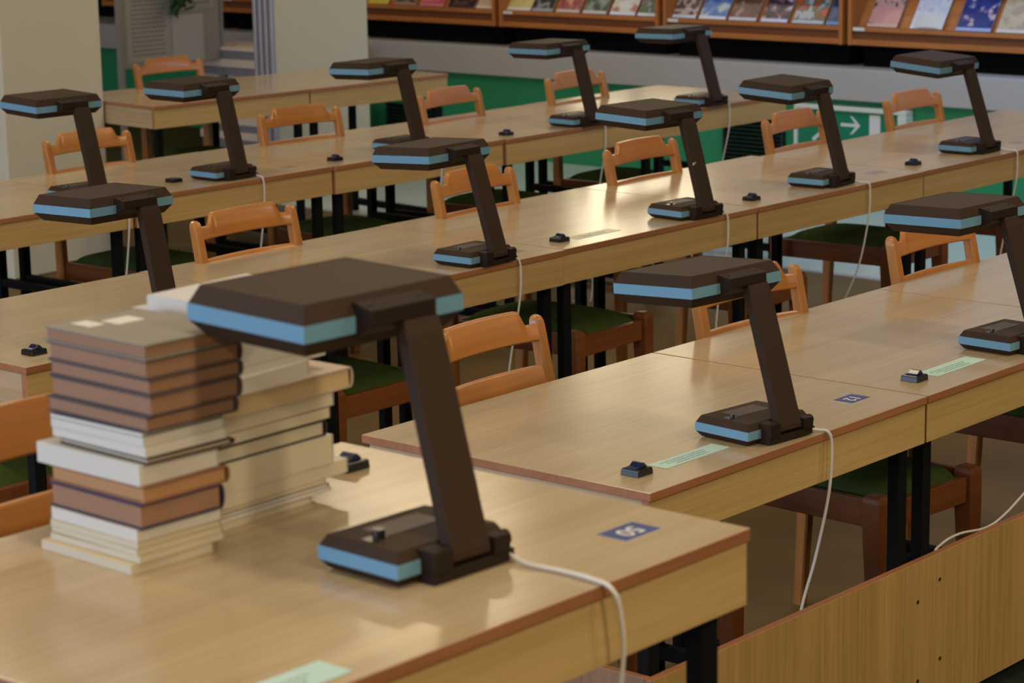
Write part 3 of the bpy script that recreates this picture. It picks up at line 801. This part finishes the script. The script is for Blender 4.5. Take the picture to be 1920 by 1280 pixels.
# arrow points toward smaller y (to the right as one looks at the wall)
ya, zc = .430, .352
pts = [(ya, zc+.008), (ya-.085, zc+.008), (ya-.055, zc+.040), (ya-.074, zc+.048), (ya-.128, zc), (ya-.074, zc-.048), (ya-.055, zc-.040), (ya-.085, zc-.008), (ya, zc-.008)]
bm = NEW()
box(bm, -.0595, -.0582, ya-.112, ya, zc-.009, zc+.009)
for sg in (1, -1):
    c_ = [(ya-.060, zc+sg*.052), (ya-.080, zc+sg*.046), (ya-.128, zc), (ya-.104, zc)]
    loft(bm, [[(xx, p[0], p[1]) for p in c_] for xx in (-.0596, -.0582)])
make('arrow', bm, M['digit'], s)
bm = NEW(); box(bm, -.0595, -.0582, .173, .243, z0+.03, z1-.036); make('door_symbol', bm, M['digit'], s)
bm = NEW()
cyl(bm, (-.0582, .525, z1-.050), .018, -.0013, 16, axis='X')
for a, b, r in (((.535, .385), (.560, .300), .017), ((.560, .300), (.520, .245), .010), ((.520, .245), (.545, .195), .009), ((.560, .300), (.615, .255), .010), ((.545, .375), (.500, .335), .008), ((.545, .375), (.600, .345), .008)):
    d = Vector((b[0]-a[0], b[1]-a[1])).normalized(); nn = Vector((-d.y, d.x))*r
    q = [(a[0]+nn.x, a[1]+nn.y), (a[0]-nn.x, a[1]-nn.y), (b[0]-nn.x, b[1]-nn.y), (b[0]+nn.x, b[1]+nn.y)]
    loft(bm, [[(xx, p[0], p[1]) for p in q] for xx in (-.0595, -.0582)])
make('running_figure', bm, M['digit'], s)

# ------------------------------------------------------------------ things between the piers
t = thing('notice_board', 'grey notice board with printed sheets standing between the two piers', 'notice board', (6.20, 9.0, FZ), 0)
m_board = plain('grey_board', (.25, .225, .195), rough=.5)
bm = NEW(); box(bm, .0, .80, -.012, .012, .60, 1.75); make('board_panel', bm, m_board, t, bevel=.002)
bm = NEW()
for x in (-.026, .802): box(bm, x, x+.022, -.022, .022, 0, 1.78)
make('stand_frame', bm, plain('dull_aluminium', (.25, .24, .22), rough=.4, metal=.3), t)
sheets = [(.03, .635, .36, .62, 1), (.46, .93, .30, .34, 1), (.40, .612, .26, .29, 0)]
m_print = plain('faded_print', (.12, .115, .09), rough=.7)
for k, (x, z, w, h, pr_) in enumerate(sheets):
    bm = NEW(); box(bm, x, x+w, -.0145, -.0125, z, z+h)
    sh = make('sheet', bm, plain('sheet_paper', (.30, .27, .24) if pr_ else (.37, .335, .30), rough=.6), t)
    if pr_:
        bm = NEW(); r = 0
        while True:
            zz = z+h-.05-r*.028; r += 1
            if zz < z+.03: break
            xx = x+.04
            while xx < x+w-.06:
                l = random.uniform(.012, .03); box(bm, xx, xx+l, -.0155, -.0147, zz, zz+.008); xx += l+.008
        make('printed_lines', bm, m_print, sh)
t = thing('display_stand', 'low stand with cream and grey layered shelves beside the middle pier', 'stand', (7.0, 8.20, FZ), 0)
m_st = plain('cream_shelf', (.66, .53, .42), rough=.5); m_sg = plain('grey_shelf_front', (.20, .19, .21), rough=.5)
for z0, z1, pr in ((.085, .135, 0), (.180, .222, 0), (.550, .602, 0), (.656, .678, 0)):
    bm = NEW(); box(bm, pr, .36, 0, 1.02, z0, z1); make('shelf', bm, m_st, t, bevel=.003)
for z0, z1 in ((.0, .0845), (.1355, .1795), (.500, .5495), (.6025, .6555)):
    bm = NEW(); box(bm, .010, .36, .01, 1.01, z0, z1); make('shelf_front', bm, m_sg, t, bevel=.002)
bm = NEW(); box(bm, .05, .36, .01, 1.01, .2225, .4995); make('back_panel', bm, m_st, t)
# hanging leaves over the notice board
t = thing('trailing_plant', 'dark green plant leaves trailing down the front of the notice board', 'plant', (6.60, 8.90, .95), 0)
m_leaf = plain('plant_leaf', (.020, .065, .016), rough=.5, var=.4, vscale=30)
bm = NEW()
for k in range(60):
    p = Vector((random.gauss(.0, .05), random.gauss(0, .03), random.uniform(-.02, .16))); a = random.uniform(0, 2*PI)
    d = Vector((math.cos(a), math.sin(a)*.5, random.uniform(-1.2, -.1))).normalized(); sd = d.cross(Vector((0, 0, 1))).normalized()
    l = random.uniform(.05, .09); w = l*.3; n = d.cross(sd).normalized()*.0012
    o = [p, p+d*l*.35+sd*w, p+d*l*.7+sd*w*.8, p+d*l, p+d*l*.7-sd*w*.8, p+d*l*.35-sd*w]
    loft(bm, [[tuple(q+n) for q in o], [tuple(q-n) for q in o]])
make('leaves', bm, m_leaf, t)
bm = NEW(); cyl(bm, (0, 0, .15), .055, .12, 20, r2=.075); make('pot', bm, plain('clay_pot', (.20, .09, .05), rough=.7), t, smooth=40)
bm = NEW(); box(bm, -.015, .015, .05, .088, .22, .25); make('bracket', bm, M['black'], t)

# ------------------------------------------------------------------ light
def area(name, loc, rot, sx, sy, power, col):
    l = bpy.data.lights.new(name, 'AREA'); l.shape = 'RECTANGLE'; l.size = sx; l.size_y = sy; l.energy = power; l.color = col
    o = bpy.data.objects.new(name, l); C.objects.link(o); o.location = loc; o.rotation_euler = rot; return o
cool = (.52, .68, 1.0); warm = (1.0, .81, .54)
for i, (a, b) in enumerate(wins):
    area('daylight_%d' % (i+1), (XL+.02, (a+b)/2, 1.9), (0, -PI/2, 0), 2.0, b-a, 84, cool)
for ix, x in enumerate((-4.5, -1.5, 1.5, 4.5)):
    for iy, y in enumerate((-4, -1, 2, 5, 8.5)):
        area('ceiling_tube_%d_%d' % (ix, iy), (x, y, ZC-.03), (0, 0, 0), .25, 1.3, (74 if x < 0 else 60) if y < -2 else 24, warm)
area('rack_light', (WX-1.3, 2.6, 2.7), (0, math.radians(-30), 0), .3, 3.6, 55, (.30, .55, 1.0))
area('rack_tube', (WX-.45, 6.6, 2.4), (0, math.radians(-15), 0), .12, 3.0, 9, (1.0, .86, .66))
w = bpy.data.worlds.new('world'); bpy.context.scene.world = w; w.use_nodes = True
w.node_tree.nodes['Background'].inputs['Color'].default_value = (.5, .65, .9, 1)
w.node_tree.nodes['Background'].inputs['Strength'].default_value = .25

# ------------------------------------------------------------------ camera
cd = bpy.data.cameras.new('camera'); co = bpy.data.objects.new('camera', cd); C.objects.link(co)
yaw, pit, rol = .8466143873765942, .20890647324367334, -.01835378997508697
cy, sy, cp, sp = math.cos(yaw), math.sin(yaw), math.cos(pit), math.sin(pit)
fwd = Vector((sy*cp, cy*cp, -sp)); right = Vector((cy, -sy, 0)); up = right.cross(fwd)
r2 = math.cos(rol)*right+math.sin(rol)*up; u2 = -math.sin(rol)*right+math.cos(rol)*up
mt = Matrix.Identity(4)
for i in range(3): mt[i][0] = r2[i]; mt[i][1] = u2[i]; mt[i][2] = -fwd[i]
mt.translation = Vector((-4.179111528/1.2, -3.286011731/1.2, 1.487841377/1.2+.75))
co.matrix_world = mt
cd.sensor_width = 36; cd.sensor_fit = 'HORIZONTAL'; cd.lens = 4539.539277/1920*36
cd.clip_start = .05; cd.clip_end = 100
cd.dof.use_dof = True; cd.dof.focus_distance = 5.7; cd.dof.aperture_fstop = 7.5
sc = bpy.context.scene; sc.camera = co
vs = sc.view_settings
sc.display_settings.display_device = 'sRGB'
vs.view_transform = 'Standard'; vs.look = 'None'; vs.gamma = 1; vs.use_curve_mapping = False
vs.exposure = 0.08
